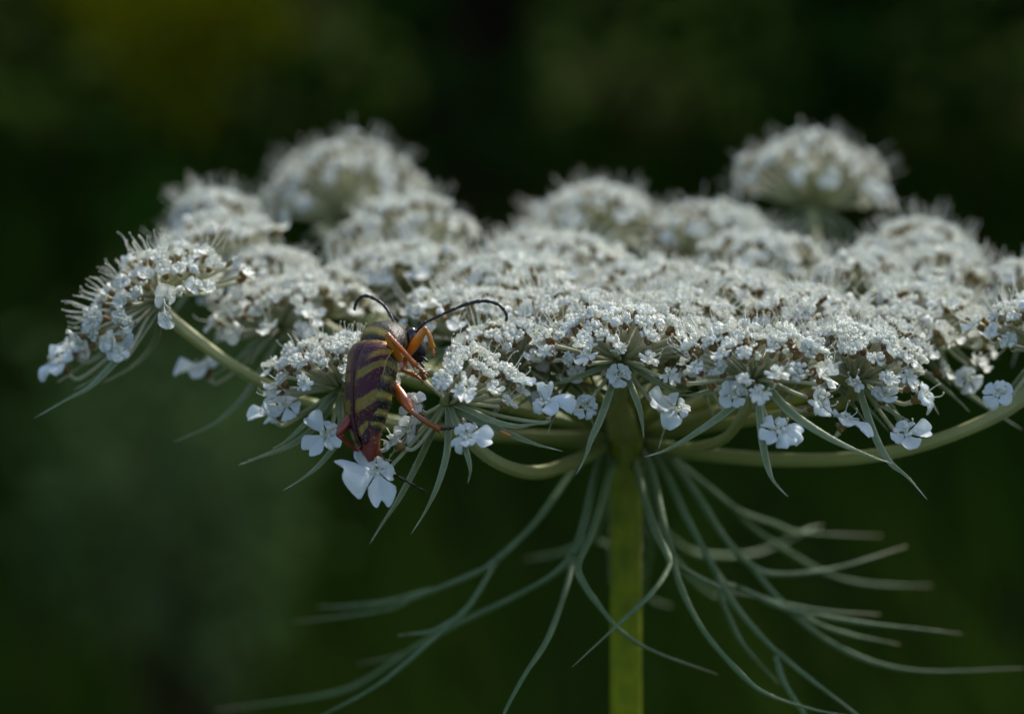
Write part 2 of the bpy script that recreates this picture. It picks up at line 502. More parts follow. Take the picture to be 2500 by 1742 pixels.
# umbellets: hub px, py, depth mm | cap radius mm | tilt right deg, tilt away deg | dome drop | florets | ray path px (optional)
UM = [
    ('H', 1095, 980, 0.0, 5.4, 6, -4, 1.6, 34, [(1108, 1010, .5), (1165, 1092, 3), (1240, 1140, 7), (1320, 1152, 13), (1410, 1122, 20), (1490, 1082, 26)]),
    ('J', 1840, 925, -1.5, 6.0, 4, 6, 1.9, 46, [(1836, 945, -1), (1815, 1010, 2), (1765, 1072, 9), (1680, 1092, 18), (1570, 1080, 27)]),
    ('I', 1515, 880, 4.5, 6.6, 0, 6, 2.0, 52, [(1513, 920, 5.5), (1508, 990, 12), (1520, 1040, 22), (1526, 1062, 28)]),
    ('K', 2092, 925, 5.5, 5.2, 6, 4, 1.6, 40, [(2090, 950, 6), (2050, 985, 10), (1930, 1010, 17), (1760, 1035, 23), (1580, 1060, 28)]),
    ('G', 835, 945, 8, 5.6, -8, 4, 1.6, 44, [(838, 965, 8.5), (880, 1020, 13), (1050, 1055, 20), (1300, 1065, 26), (1490, 1068, 29)]),
    ('A', 395, 735, 13, 7.9, -30, 2, 4.0, 62, [(412, 772, 13.2), (495, 840, 14.5), (578, 898, 16), (690, 957, 18), (800, 997, 20), (1100, 1050, 25), (1480, 1080, 29)]),
    ('L', 2545, 860, 9, 5.6, 10, 2, 1.8, 46, [(2540, 890, 9.3), (2480, 985, 10), (2300, 1070, 12.5), (2110, 1115, 16), (1900, 1122, 21), (1700, 1105, 26), (1570, 1085, 29)]),
    ('L2', 2530, 745, 32, 5.2, 14, 6, 2.2, 38, None),
    ('C', 685, 800, 22, 5.6, -10, 4, 2.0, 44, None),
    ('B', 525, 655, 36, 7.0, -20, 6, 2.6, 50, None),
    ('B2', 528, 575, 52, 4.8, -22, 14, 3.2, 44, None),
    ('D', 850, 540, 72, 8.4, -12, 12, 4.7, 66, [(800, 540, 71), (830, 660, 66), (1000, 850, 55), (1300, 1000, 42), (1500, 1050, 33)]),
    ('E', 985, 610, 54, 7.2, -6, 12, 3.2, 54, None),
    ('F', 985, 710, 36, 6.4, -4, 4, 1.6, 50, None),
    ('Y', 1150, 830, 17, 6.0, 0, 0, 1.3, 46, None),
    ('V', 1255, 745, 26, 6.2, 0, 2, 1.3, 46, None),
    ('T', 1350, 700, 38, 6.6, 0, 4, 1.5, 50, None),
    ('S', 1325, 712, 46, 5.8, -4, 8, 2.0, 48, None),
    ('Q', 1455, 580, 62, 7.6, -4, 20, 4.0, 58, None),
    ('R', 1735, 612, 57, 6.6, 6, 16, 3.2, 52, None),
    ('W', 1580, 760, 28, 6.4, 0, 2, 1.3, 48, None),
    ('U', 1855, 690, 41, 6.4, 4, 6, 2.0, 50, None),
    ('X', 1790, 780, 22, 6.2, 2, 2, 1.3, 48, None),
    ('Z', 1640, 835, 14, 5.8, 0, 2, 1.3, 46, None),
    ('Z2', 1975, 830, 14, 5.4, 4, 2, 1.4, 42, None),
    ('P', 2115, 730, 32, 5.6, 4, 6, 2.4, 44, None),
    ('M', 2255, 815, 19, 6.4, 10, 2, 2.2, 50, None),
    ('N', 2245, 672, 46, 7.0, 14, 12, 3.6, 54, None),
    ('N2', 2290, 720, 34, 5.8, 14, 8, 2.8, 44, None),
    ('O', 1980, 505, 68, 8.0, 4, 10, 4.1, 60, [(1985, 540, 67), (1990, 640, 63), (1930, 820, 53), (1750, 970, 42), (1560, 1050, 33)]),
    ('A2', 1390, 830, 13, 5.0, 0, 2, 1.2, 36, None),
    ('Y2', 1262, 900, 9, 4.8, 0, 2, 1.6, 34, None),
    ('I2', 1395, 925, 11, 4.6, 0, 2, 1.6, 32, None),
    ('Z3', 1682, 908, 9, 4.6, 0, 2, 1.6, 32, None),
    ('K2', 1985, 905, 10, 4.4, 2, 2, 1.6, 30, None),
    ('M2', 2180, 880, 13, 4.8, 6, 2, 1.8, 34, None),
    ('C2', 770, 775, 27, 5.4, -4, 4, 1.8, 42, None),
    ('B3', 640, 720, 33, 5.4, -10, 4, 2.2, 40, None),
    ('E2', 1105, 790, 42, 5.6, 0, 6, 2.0, 42, None),
]
INDIV = ('H', 'J', 'I', 'K', 'G')
NEAR = INDIV + ('A', 'L')
HUB = {}
UOBJ = {}
kinds = ['rolled', 'half', 'open', 'bud']


def pedicel(mb, hub, base, ax, d0=None, r=.17, hair=0):
    """curved stalk from the hub to a floret's base"""
    v = base - hub
    L = np.linalg.norm(v)
    d = unit(unit(v) * .8 + (np.zeros(3) if d0 is None else d0 * .45))
    pts = [hub + d * .35 * MM, hub + d * L * .38, base * .72 + hub * .28 + (d - unit(v)) * L * .06, base]
    p = spline(pts, 9)
    rr = np.array((.24, .19, .17, .16, .15, .15, .155, .17, .22)) * MM * r / .17
    tube(mb, p, rr, 6, 0, 0, 1)
    if hair:
        hairs(mb, p, rr, hair, .16 * MM, .02 * MM, 1)


def bracteole_mesh(pts, wd, flat=.28, ref=None, hub=(0, 0, 0), hair=60):
    mb = MB()
    p = spline(pts, 22)
    u = np.linspace(0, 1, 22)
    r = .54 * wd * (.55 + .9 * np.sin(np.clip(u * 1.15 + .12, 0, 1) * math.pi) ** .8) * np.clip((1 - u) * 4.5, .05, 1) ** .8
    tube(mb, p, r, 10, 0, 0, 1, ref=(0, -.8, .5) if ref is None else ref, flat=flat, edge=True)
    if hair:
        hairs(mb, p, r * .9, hair, .13 * MM, .018 * MM, 1)
    return mb.mesh('bracteole', [M_BRL, M_HAIR], hub)


H0 = dict(D=8.2, O=7.2, Q=5.2, R=4.6, E=5.0, N=5.0, B=4.2, B2=4.2, S=4.6, U=4.6, T=4.6)
for (key, hx, hy, dep, R, tr, ta, drop, N, ray) in UM:
    hub = W(hx, hy, dep)
    HUB[key] = hub
    ax = unit(np.array((math.sin(math.radians(tr)), math.sin(math.radians(ta)), 1.0)))
    F = orient(ax, (1, 0, 0), rng.random() * 6)
    R *= MM
    N = int(N * 1.27)
    front = key in INDIV
    ped = MB()
    ellipsoid(ped, hub, .75 * MM, .75 * MM, .55 * MM, 0, 7, 10, (0.02, 0, 0))
    fl = []
    hang = 7 if key in NEAR else (4 if dep < 25 else 0)
    for i in range(N + hang):
        q = math.sqrt((i + .6) / N) if i < N else rng.uniform(.72, 1.12)
        az = i * 2.39996 + rng.normal(0, .12)
        rr = R * q * (1 + rng.normal(0, .035))
        h = (H0.get(key, 4.0) * MM - drop * MM * q * q * 1.15) * (1 + rng.normal(0, .05)) + rng.normal(0, .15 * MM)
        if i >= N:
            h = rng.uniform(-.8, 1.7) * MM
        elif q > .93:
            h -= rng.uniform(0, 1.4) * MM
        loc = F @ np.array((rr * math.cos(az), rr * math.sin(az), h)) + hub
        rad = F @ np.array((math.cos(az), math.sin(az), 0))
        tl = q * math.radians(42 if drop < 3 else 75) + (.35 if i >= N else 0)
        n = unit(ax * math.cos(tl) + rad * math.sin(tl) + rng.normal(0, .13, 3))
        if near_beetle(loc):
            continue
        if key == 'H' and loc[0] < W(985, 0, 0)[0]:
            continue
        kd = 'rim' if q > .90 else ('open' if rng.random() < (.22 if front else .38) else rng.choice(['rolled', 'half', 'bud', 'bare'], p=[.46, .38, .03, .13]))
        var = rng.integers(len(TPL[kd]))
        sc = rng.uniform(.62, .90) * (1.03 if kd == 'rim' else 1)
        rot = orient(n, rad, 0 if kd == 'rim' else rng.random() * 6)
        fl.append((loc, rot, sc, kd, var))
        pedicel(ped, hub, loc - n * 1.2 * MM * sc, ax, unit(ax * (1 - q) + rad * q), hair=3 if front else 0)
    # stub bracteoles under far umbellets, hand-placed ones follow for the near umbellets
    u = link('umbellet', ped.mesh('umbellet', [M_PED, M_HAIR], hub), plant, hub - PB)
    UOBJ[key] = u
    if key not in NEAR:
        for k in range(6):
            az = k * 1.047 + rng.normal(0, .2)
            d = unit(np.array((math.cos(az), math.sin(az), 0)) - np.array((0, 0, rng.uniform(.2, .6))))
            ln = rng.uniform(5, 8) * MM
            pts = [hub - ax * .3 * MM, hub + d * ln * .4, hub + d * ln * .75 - np.array((0, 0, .1)) * ln, hub + d * ln - np.array((0, 0, .22)) * ln]
            link('bracteole', bracteole_mesh(pts, .28 * MM, hub=hub, hair=0), u)
    # ray stalk
    rm = MB()
    if ray:
        pts = [JN] + [W(*p) for p in reversed(ray)] + [hub]
    else:
        hz = hub - JN
        flat_ = np.array((hz[0], hz[1], 0))
        pts = [JN, JN + flat_ * .32 + np.array((0, 0, max(hz[2] * .26, .8 * MM))), JN + flat_ * .72 + np.array((0, 0, hz[2] * .62)), JN + flat_ * .94 + np.array((0, 0, hz[2] * .88)), hub]
    p = spline(pts, 34)
    seg = np.concatenate(([0], np.cumsum(np.linalg.norm(np.diff(p, axis=0), axis=1))))
    r0 = np.interp(seg / seg[-1], (0, .15, .8, 1), (.85, .54, .48, .55)) * MM
    if key == 'I':
        r0 = np.interp(seg / seg[-1], (0, .3, .7, 1), (1.7, 1.35, .85, .6)) * MM
    if key in ('H', 'J', 'A', 'L'):
        r0 = r0 * {'J': .85, 'A': .98}.get(key, 1.12)
    tube(rm, p, r0, 24, 0, 0, 1, ridge=.07, nr=6)
    if key in NEAR:
        hairs(rm, p, r0, int(900 * seg[-1] / .05), .16 * MM, .022 * MM, 1)
    link('ray_stalk', rm.mesh('ray_stalk', [M_RAY, M_HAIR], hub), u)
    if front:
        for (loc, rot, sc, kd, var) in fl:
            m4 = np.eye(4)
            m4[:3, :3] = rot * sc
            m4[:3, 3] = loc - hub
            link('floret', TPL[kd][var][1], u, mtx=Matrix(m4.tolist()))
    else:
        mass = MB()
        for (loc, rot, sc, kd, var) in fl:
            m4 = np.eye(4)
            m4[:3, :3] = rot * sc
            m4[:3, 3] = loc
            mass.inst(TPLO[kd][var][0], m4)
        tag(link('floret_mass', mass.mesh('floret_mass', FM, hub), u), kind='stuff')

# ------------------------------------------------------------------ hand-placed bracteoles of the near umbellets (photo pixels + depth)
BRX = [
    ('H', .46, [(1105, 990, 0), (1125, 1005, -.5), (1201, 1041, -1), (1297, 1080, -1), (1374, 1101, -.5)]),
    ('H', .34, [(1105, 985, -.5), (1150, 1003, -2), (1200, 1026, -2.5), (1255, 1040, -2.5), (1300, 1036, -2), (1346, 1028, -2)]),
    ('H', .36, [(1092, 990, -.5), (1094, 1060, -2), (1090, 1110, -3), (1070, 1180, -3), (1040, 1245, -2.5), (1003, 1304, -2)]),
    ('H', .36, [(1085, 990, 0), (1058, 1050, 2), (1020, 1130, 4), (975, 1215, 5), (935, 1275, 6), (902, 1328, 6)]),
    ('H', .34, [(1098, 990, -.8), (1118, 1050, -3), (1138, 1100, -4), (1148, 1146, -4), (1142, 1180, -3.5)]),
    ('H', .30, [(1080, 985, 0), (1040, 1020, 1), (1000, 1062, 1.5), (965, 1098, 1), (944, 1128, 1)]),
    ('G', .34, [(830, 960, 8), (832, 1030, 5), (825, 1076, 3.5), (782, 1132, 3), (735, 1170, 3), (690, 1197, 3)]),
    ('G', .34, [(825, 960, 8), (780, 1030, 8), (715, 1083, 8), (640, 1113, 9), (580, 1136, 10)]),
    ('G', .34, [(825, 955, 8), (790, 990, 6), (745, 1035, 6), (700, 1075, 7), (665, 1095, 8)]),
    ('G', .32, [(840, 960, 9), (860, 1020, 10), (880, 1090, 11), (890, 1150, 12)]),
    ('A', .36, [(392, 745, 13), (345, 815, 11), (289, 876, 10), (225, 940, 10), (165, 974, 10.5), (82, 1021, 11)]),
    ('A', .36, [(385, 745, 13), (350, 805, 13), (290, 870, 14), (235, 920, 14), (181, 951, 15)]),
    ('A', .30, [(385, 745, 13), (300, 830, 14), (218, 880, 16), (140, 934, 17)]),
    ('A', .32, [(395, 745, 13), (380, 830, 16), (330, 890, 18), (250, 935, 20)]),
    ('C', .32, [(685, 810, 22), (640, 900, 20), (590, 975, 19), (520, 1035, 18), (425, 1078, 18)]),
    ('C', .30, [(685, 810, 22), (630, 850, 22), (560, 890, 22), (505, 930, 22)]),
    ('J', .40, [(1846, 930, -1.5), (1852, 980, -3.5), (1861, 1072, -5), (1874, 1137, -5), (1890, 1176, -5), (1924, 1212, -4.5)]),
    ('J', .46, [(1855, 930, -1.5), (1878, 950, -2.5), (1930, 1006, -4), (2020, 1066, -4), (2111, 1108, -3), (2179, 1131, -2.5)]),
    ('J', .40, [(1835, 932, -1.5), (1815, 965, -2.5), (1775, 1003, -3), (1703, 1054, -3), (1627, 1098, -2), (1572, 1115, -1.5)]),
    ('J', .32, [(1858, 925, -1), (1905, 945, 2), (1960, 962, 4), (2010, 965, 5)]),
    ('J', .32, [(1826, 928, -1), (1770, 945, 1), (1700, 962, 2), (1650, 965, 3)]),
    ('K', .40, [(2096, 930, 5), (2106, 975, 3), (2137, 1066, 2), (2173, 1128, 1), (2215, 1163, 0), (2264, 1219, -1)]),
    ('K', .36, [(2105, 930, 5), (2135, 970, 4), (2180, 1005, 4), (2225, 1030, 4)]),
    ('K', .32, [(2110, 925, 5), (2170, 985, 8), (2210, 1050, 9), (2230, 1075, 9)]),
    ('I', .40, [(1508, 890, 4), (1488, 960, 2), (1465, 1024, .5), (1444, 1070, 0), (1429, 1115, 0), (1407, 1158, 0)]),
    ('I', .34, [(1522, 890, 4), (1538, 935, 2), (1560, 993, 1), (1569, 1039, 1), (1572, 1070, 1)]),
    ('I', .32, [(1500, 885, 4.5), (1450, 905, 4), (1380, 930, 4), (1315, 948, 5)]),
    ('I', .32, [(1530, 885, 4.5), (1585, 920, 4), (1640, 950, 4), (1690, 955, 5)]),
    ('I', .30, [(1500, 885, 5), (1440, 900, 8), (1375, 925, 10), (1310, 935, 11)]),
    ('L', .36, [(2535, 865, 9), (2470, 950, 12), (2420, 1000, 14)]),
    ('M', .34, [(2255, 825, 19), (2300, 890, 18), (2345, 945, 18), (2420, 1000, 19), (2495, 1048, 20)]),
    ('M', .34, [(2250, 825, 19), (2270, 880, 17), (2310, 925, 16), (2345, 940, 16)]),
]
for key, wd, pts in BRX:
    link('bracteole', bracteole_mesh([W(*p) for p in pts], wd * MM, hub=HUB[key]), UOBJ[key])

# ------------------------------------------------------------------ large rim florets, each with petals of its own
# key, px, py, depth, facing (r,u,f), outer direction (r,u,f), petal lengths mm for 5 petals, seed
BIG = [
    ('H', 920, 1150, -2.3, (.15, .50, -.75), (-.90, -.40, -.2), (5.8, 3.9, 1.7, 1.3, 2.8), 3),
    ('H', 1140, 1062, -4.5, (-.1, .45, -.7), (.9, .15, -.4), (2.5, 1.2, 1.2, 1.9, 1.6), 5),
    ('H', 1330, 985, -2.0, (-.25, .75, -.45), (.9, .25, -.1), (3.2, 2.2, 1.0, 1.2, 1.7), 7),
    ('I', 1650, 998, 1.0, (.15, .6, -.7), (-.95, .1, -.2), (3.4, 2.6, 1.3, 1.3, 2.0), 8),
    ('J', 1899, 1050, -4.6, (0, .55, -.75), (.35, -.75, -.35), (2.3, 2.7, 1.3, 1.9, 2.0), 13),
    ('J', 2062, 1022, 1.0, (.30, .85, -.25), (.85, -.35, -.25), (3.4, 1.7, 1.0, 1.2, 1.8), 17),
    ('K', 2212, 1055, 2.5, (-.05, .45, -.8), (.25, -.7, -.3), (2.3, 2.5, 1.3, 1.1, 1.6), 19),
    ('G', 797, 1058, 4.0, (.05, .45, -.8), (-.75, -.5, -.2), (2.9, 2.3, 1.3, 1.2, 2.6), 23),
    ('G', 700, 990, 6.0, (-.25, .5, -.75), (-.85, -.35, -.2), (2.8, 1.9, 1.2, 1.2, 2.2), 29),
    ('G', 665, 1005, 8.0, (-.25, .7, -.6), (-.95, -.05, -.1), (2.6, 1.4, 1.1, 1.1, 1.6), 31),
    ('A', 288, 850, 9.0, (-.15, .55, -.75), (.35, -.1, -.5), (2.2, 2.0, 1.6, 2.0, 1.4), 37),
    ('A', 150, 885, 14.0, (-.4, .75, -.35), (-.9, -.3, -.1), (3.0, 2.2, 1.2, 1.2, 2.2), 41),
    ('A', 170, 850, 15.0, (-.5, .7, -.4), (-.9, -.2, -.1), (2.6, 1.9, 1.2, 1.2, 1.9), 43),
    ('C', 500, 895, 24.0, (-.3, .8, -.3), (-.95, -.25, -.1), (3.6, 2.6, 1.5, 1.5, 2.6), 47),
    ('I', 1428, 992, 1.5, (.2, .35, -.9), (.4, -.5, -.2), (1.2, 1.1, 1.0, 1.0, 1.2), 53),
    ('I', 1512, 918, 1.2, (-.05, .45, -.85), (-.5, -.2, -.2), (1.1, 1.1, 1.0, 1.0, 1.1), 59),
    ('J', 1790, 962, -4.0, (-.1, .35, -.9), (.4, -.6, -.2), (1.4, 1.4, 1.3, 1.3, 1.4), 61),
    ('J', 2000, 985, -1.5, (.7, .4, -.5), (.3, -.8, -.2), (1.6, 1.5, 1.3, 1.3, 1.5), 67),
    ('K', 2255, 965, 4.0, (.75, .45, -.4), (.6, -.6, -.2), (2.0, 1.6, 1.2, 1.2, 1.6), 71),
    ('K', 2160, 965, 3.0, (.1, .6, -.7), (.8, .2, -.2), (1.7, 1.4, 1.2, 1.2, 1.4), 73),
    ('H', 957, 1078, -.8, (-.85, .45, -.15), (-.2, .9, -.1), (1.3, 1.2, 1.2, 1.2, 1.2), 79),
    ('H', 1265, 925, -.5, (.35, .85, -.35), (.95, .1, -.2), (1.6, 1.4, 1.1, 1.1, 1.3), 83),
    ('H', 1000, 1045, .6, (-.4, .3, -.85), (.1, -.9, -.1), (1.5, 1.4, 1.2, 1.2, 1.4), 89),
    ('H', 1010, 985, -.6, (-.5, .55, -.65), (-.6, -.6, -.1), (1.5, 1.3, 1.2, 1.2, 1.3), 97),
    ('L', 2440, 960, 6.0, (-.3, .55, -.75), (-.6, -.6, -.2), (1.9, 1.6, 1.2, 1.2, 1.6), 101),
    ('M', 2360, 925, 13.0, (-.1, .5, -.8), (.2, -.8, -.2), (1.8, 1.6, 1.2, 1.2, 1.6), 103),
]
for key, px, py, dep, nrm, od, Ls, seed in BIG:
    keep, rng = rng, np.random.default_rng(seed)
    P = W(px, py, dep)
    n = CV(*nrm)
    rot = orient(n, CV(*od))
    cr = MB()
    floret_core(cr, 2, 1.3, True)
    # central cluster of rolled stamens and the stalk down to the hub
    for k in range(6):
        a = rng.random() * 6.28
        ellipsoid(cr, np.array((math.cos(a) * .42, math.sin(a) * .42, .18 + rng.random() * .25)) * MM, .17 * MM, .15 * MM, .14 * MM, 0, 6, 7)
    m4 = np.eye(4)
    m4[:3, :3] = rot
    o = link('outer_floret', cr.mesh('outer_floret', FM), plant)
    m4[:3, 3] = P - PB
    o.matrix_local = Matrix(m4.tolist())
    hl = rot.T @ (HUB[key] - P)
    st = MB()
    v0 = np.array((0, 0, -1.2 * MM))
    mid1 = v0 + np.array((0, 0, -.22)) * np.linalg.norm(hl)
    pth = spline([v0, v0 * .6 + mid1 * .4 + hl * .08, mid1 * .45 + hl * .5, hl], 14)
    tube(st, pth, np.interp(np.linspace(0, 1, 14), (0, .12, .7, 1), (.26, .17, .17, .26)) * MM, 8, 0, 1, 0)
    hairs(st, pth, .16 * MM, 40, .15 * MM, .02 * MM, 1)
    link('pedicel', st.mesh('pedicel', [M_PED, M_HAIR]), o)
    for k, L in enumerate(Ls):
        pm = MB()
        az = k * 2 * math.pi / 5 + rng.normal(0, .10)
        L *= .77
        petal(pm, L * MM, (.30 + .33 * L) * MM * rng.uniform(.85, 1.1), rng.normal(.25, .25), rng.normal(-.15, .75), az, .10 * MM, 18, 15, rng.uniform(.05, .30), 1.4,
              cup=rng.normal(0, .05) + rng.choice((-.28, .22, .3)), base=.30, wob=rng.normal(0, .05))
        link('petal', pm.mesh('petal', [M_BIG]), o)
    rng = keep

# ------------------------------------------------------------------ divided bracts below the umbel
BR = [
    [((1600, 1080, 30), (1635, 1115, 31), (1720, 1180, 34), (1805, 1246, 37), (1892, 1281, 41), (1957, 1300, 44), (2153, 1307, 52)),
     ((1880, 1276, 41), (1940, 1296, 46), (2010, 1283, 52)),
     ((1790, 1236, 36), (1848, 1298, 40), (2001, 1388, 46), (2131, 1427, 50), (2275, 1429, 54))],
    [((1590, 1085, 28), (1665, 1168, 27), (1761, 1311, 27), (1840, 1385, 28), (1914, 1402, 30), (2044, 1387, 34), (2214, 1333, 40)),
     ((1825, 1372, 28), (1927, 1485, 28), (2066, 1590, 28), (2240, 1638, 29), (2500, 1630, 32))],
    [((1575, 1090, 26), (1626, 1150, 24), (1692, 1290, 22), (1757, 1410, 21), (1792, 1430, 22), (1892, 1466, 26), (2020, 1490, 30), (2149, 1499, 34)),
     ((1800, 1432, 22), (1936, 1492, 24), (2120, 1525, 26), (2349, 1546, 30)),
     ((1930, 1490, 24), (2023, 1533, 27), (2197, 1573, 32)),
     ((1750, 1400, 21), (1784, 1462, 19), (1870, 1573, 18), (1936, 1634, 17), (2090, 1742, 16), (2160, 1800, 16)),
     ((1893, 1600, 17.5), (1915, 1650, 17), (1962, 1730, 16), (1990, 1790, 16)),
     ((1750, 1405, 21), (1765, 1470, 21), (1805, 1564, 21), (1901, 1668, 22))],
    [((1560, 1095, 25), (1587, 1137, 22), (1618, 1268, 18), (1648, 1365, 16), (1680, 1395, 17), (1770, 1438, 20), (1850, 1460, 23)),
     ((1645, 1360, 16), (1661, 1425, 14), (1718, 1538, 11), (1805, 1642, 9), (1870, 1695, 9), (1985, 1732, 10), (2100, 1750, 12))],
    [((1545, 1100, 25), (1565, 1181, 20), (1600, 1294, 15), (1633, 1365, 12), (1628, 1395, 11), (1587, 1448, 9), (1500, 1530, 7), (1397, 1627, 6))],
    [((1470, 1090, 27), (1401, 1146, 25), (1315, 1266, 22), (1209, 1368, 22), (1150, 1402, 25), (1027, 1452, 31), (931, 1489, 36), (716, 1517, 46)),
     ((1060, 1440, 29), (907, 1476, 40), (773, 1479, 46)),
     ((1215, 1362, 22), (1190, 1410, 20), (1147, 1476, 19), (1099, 1522, 19), (1051, 1567, 19), (931, 1668, 20), (811, 1735, 22), (740, 1765, 23)),
     ((1110, 1512, 19), (1051, 1542, 20), (972, 1551, 22))],
    [((1490, 1095, 27), (1458, 1146, 25), (1425, 1290, 21), (1377, 1383, 20), (1267, 1452, 24), (1123, 1520, 30), (990, 1590, 36), (874, 1620, 42)),
     ((1110, 1528, 31), (960, 1612, 38), (800, 1690, 44), (524, 1735, 54)),
     ((1400, 1350, 20), (1386, 1424, 15), (1339, 1558, 9), (1280, 1650, 6), (1235, 1735, 4), (1215, 1790, 3))],
    [((1510, 1098, 26), (1495, 1150, 22), (1454, 1290, 16), (1416, 1380, 13), (1430, 1430, 12), (1458, 1472, 11), (1516, 1539, 11), (1602, 1591, 13), (1753, 1645, 17))],
    [((1520, 1090, 36), (1490, 1200, 46), (1458, 1309, 54), (1487, 1330, 58), (1560, 1400, 66)),
     ((1458, 1305, 54), (1380, 1345, 60), (1280, 1365, 66))],
    [((1550, 1090, 36), (1575, 1210, 46), (1610, 1320, 54), (1720, 1440, 58), (1800, 1445, 64)),
     ((1600, 1280, 52), (1700, 1350, 58), (1850, 1345, 66), (1980, 1290, 70)),
     ((1580, 1230, 48), (1590, 1340, 54), (1580, 1450, 60), (1640, 1480, 64))],
]
for brs in BR:
    root = None
    for k, path in enumerate(brs):
        mb = MB()
        pts = [W(*p) for p in path]
        if k == 0:
            pts = [W(1528 + (path[0][0] - 1528) * .25, 1068, 30)] + pts
        p = spline(pts, 44 if k == 0 else 28)
        u = np.linspace(0, 1, len(p))
        for f_ in (3, 7, 13):
            p = p + (np.sin(u * f_ + rng.random() * 6.3) * np.sin(u * 3.14) * .5 / f_)[:, None] * rng.normal(0, 1, 3) * MM
        r = (1 + .10 * np.sin(u * 17 + rng.random() * 6) + .06 * np.sin(u * 41)) * (np.interp(u, (0, .1, .3, .55, .8, 1), (.55, .38, .33, .27, .19, .03)) if k == 0 else np.interp(u, (0, .3, .65, 1), (.25, .24, .18, .03))) * MM
        tube(mb, p, r, 18, 0, 0 if k == 0 else .3, 1, ref=(0, -.9, .4), flat=.60, ridge=.10, nr=5)
        hairs(mb, p, r * .85, 90, .14 * MM, .02 * MM, 1)
        if k == 0:
            root = link('bract', mb.mesh('bract', [M_BRACT, M_HAIR], PB), plant)
        else:
            link('bract_lobe', mb.mesh('bract_lobe', [M_BRACT, M_HAIR], PB), root)

# ------------------------------------------------------------------ beetle
BO = W(905, 960, -1.6)
beetle = bpy.data.objects.new('longhorn_beetle', None)
col.objects.link(beetle)
beetle.location = BO
tag(beetle, 'dark purple longhorn beetle with yellow bands, orange legs and black antennae', 'beetle')
DORS = CV(-.80, -.02, -.60)
path = [W(906, 1124, -3.3), W(902, 1098, -3.0), W(889, 1040, -2.1), W(890, 960, -1.6), W(899, 890, -.8), W(915, 842, -.1), W(936, 824, .5), W(963, 821, 1.2), W(981, 827, 1.7), W(992, 829, 1.95), W(1008, 838, 2.2), W(1020, 862, 2.3), W(1024, 884, 2.2)]
NR = 150
BP = spline(path, NR)
sl = np.concatenate(([0], np.cumsum(np.linalg.norm(np.diff(BP, axis=0), axis=1)))) * 1000     # mm from the tail tip
SL = sl[-1]
key_s = np.interp([0, 1, 2, 3, 4, 5, 6, 7, 8, 9, 10, 11, 12], np.linspace(0, 12, NR), sl)
# half width, dorsal height, ventral depth at the 13 path points (mm)
HW = np.interp(sl, key_s, (.36, .85, 1.85, 2.50, 2.55, 1.7, 2.05, 1.68, 1.02, .88, 1.0, .78, .25))
HD = np.interp(sl, key_s, (.22, .40, .62, .70, .72, .62, 1.15, 1.05, .72, .62, .75, .62, .22))
HV = np.interp(sl, key_s, (.22, .70, 1.6, 2.25, 2.35, 2.0, 1.45, 1.2, .9, .8, .9, .65, .22))
sm = np.ones(5) / 5
for arr in (HW, HD, HV):
    arr[2:-2] = np.convolve(arr, sm, 'valid')
# dorsal direction turns as the fore-body bends to the right
f = np.clip((sl - key_s[4]) / (key_s[9] - key_s[4]), 0, 1)[:, None]
DD = DORS * (1 - f) + CV(-.10, .80, -.62) * f
T_, S_, B_ = frames(BP, DD)
NS = 64
an = np.arange(NS) * 2 * math.pi / NS
ca, sa = np.cos(an), np.sin(an)      # sa>0 dorsal
hgt = np.where(sa[None, :] > 0, HD[:, None], HV[:, None])
V = BP[:, None] + (HW[:, None, None] * ca[None, :, None] * S_[:, None] + (hgt * sa[None, :])[:, :, None] * B_[:, None]) * MM
# segment grooves on the abdomen
segs = np.array((1.3, 2.5, 3.8, 5.1, 6.4))
C = np.zeros((NR, NS, 3))
black, gold, red, dark = np.array((.012, .010, .011)), np.array((.30, .25, .05)), np.array((.12, .014, .006)), np.array((.014, .012, .007))
for i in range(NR):
    s = sl[i]
    if s < key_s[5]:
        ph = (s - .15) / 1.32 % 1.0
        g = .8 if ph > .74 else (0.2 if ph > .66 else 0)
        c = black * (1 - g) + gold * g
        k = np.clip((2.1 - s) / .8, 0, 1)
        c = c * (1 - k) + red * k
        if .96 < ph or ph < .04:
            V[i] = BP[i] + (V[i] - BP[i]) * .965
        C[i] = c
        if s > key_s[3] + .6:
            C[i] = dark * .8 + gold * .3 * (math.sin(s * 5) > .3)
        if s > key_s[5] - .35:
            C[i] = black
    elif s < key_s[8]:
        k = np.exp(-((s - key_s[5] - .62) / .22) ** 2) + .6 * np.exp(-((s - key_s[8]) / .22) ** 2)
        C[i] = dark * (1 - min(k, 1)) + gold * min(k, 1)
    else:
        C[i] = black
mb = MB()
l, k = grid_loops(NR, NS, wrap=True, flip=True)
mb.add(np.concatenate([V.reshape(-1, 3), BP[:1], BP[-1:]]), np.concatenate([l.ravel(),
       np.stack([np.full(NS, NR * NS), np.arange(NS), (np.arange(NS) + 1) % NS], 1).ravel(),
       np.stack([np.full(NS, NR * NS + 1), (NR - 1) * NS + (np.arange(NS) + 1) % NS, (NR - 1) * NS + np.arange(NS)], 1).ravel()]),
       np.concatenate([k, np.full(2 * NS, 3)]), 0, np.concatenate([C.reshape(-1, 3), C[0, :1], C[-1, :1]]))
link('body', mb.mesh('body', [M_BODY], BO), beetle)

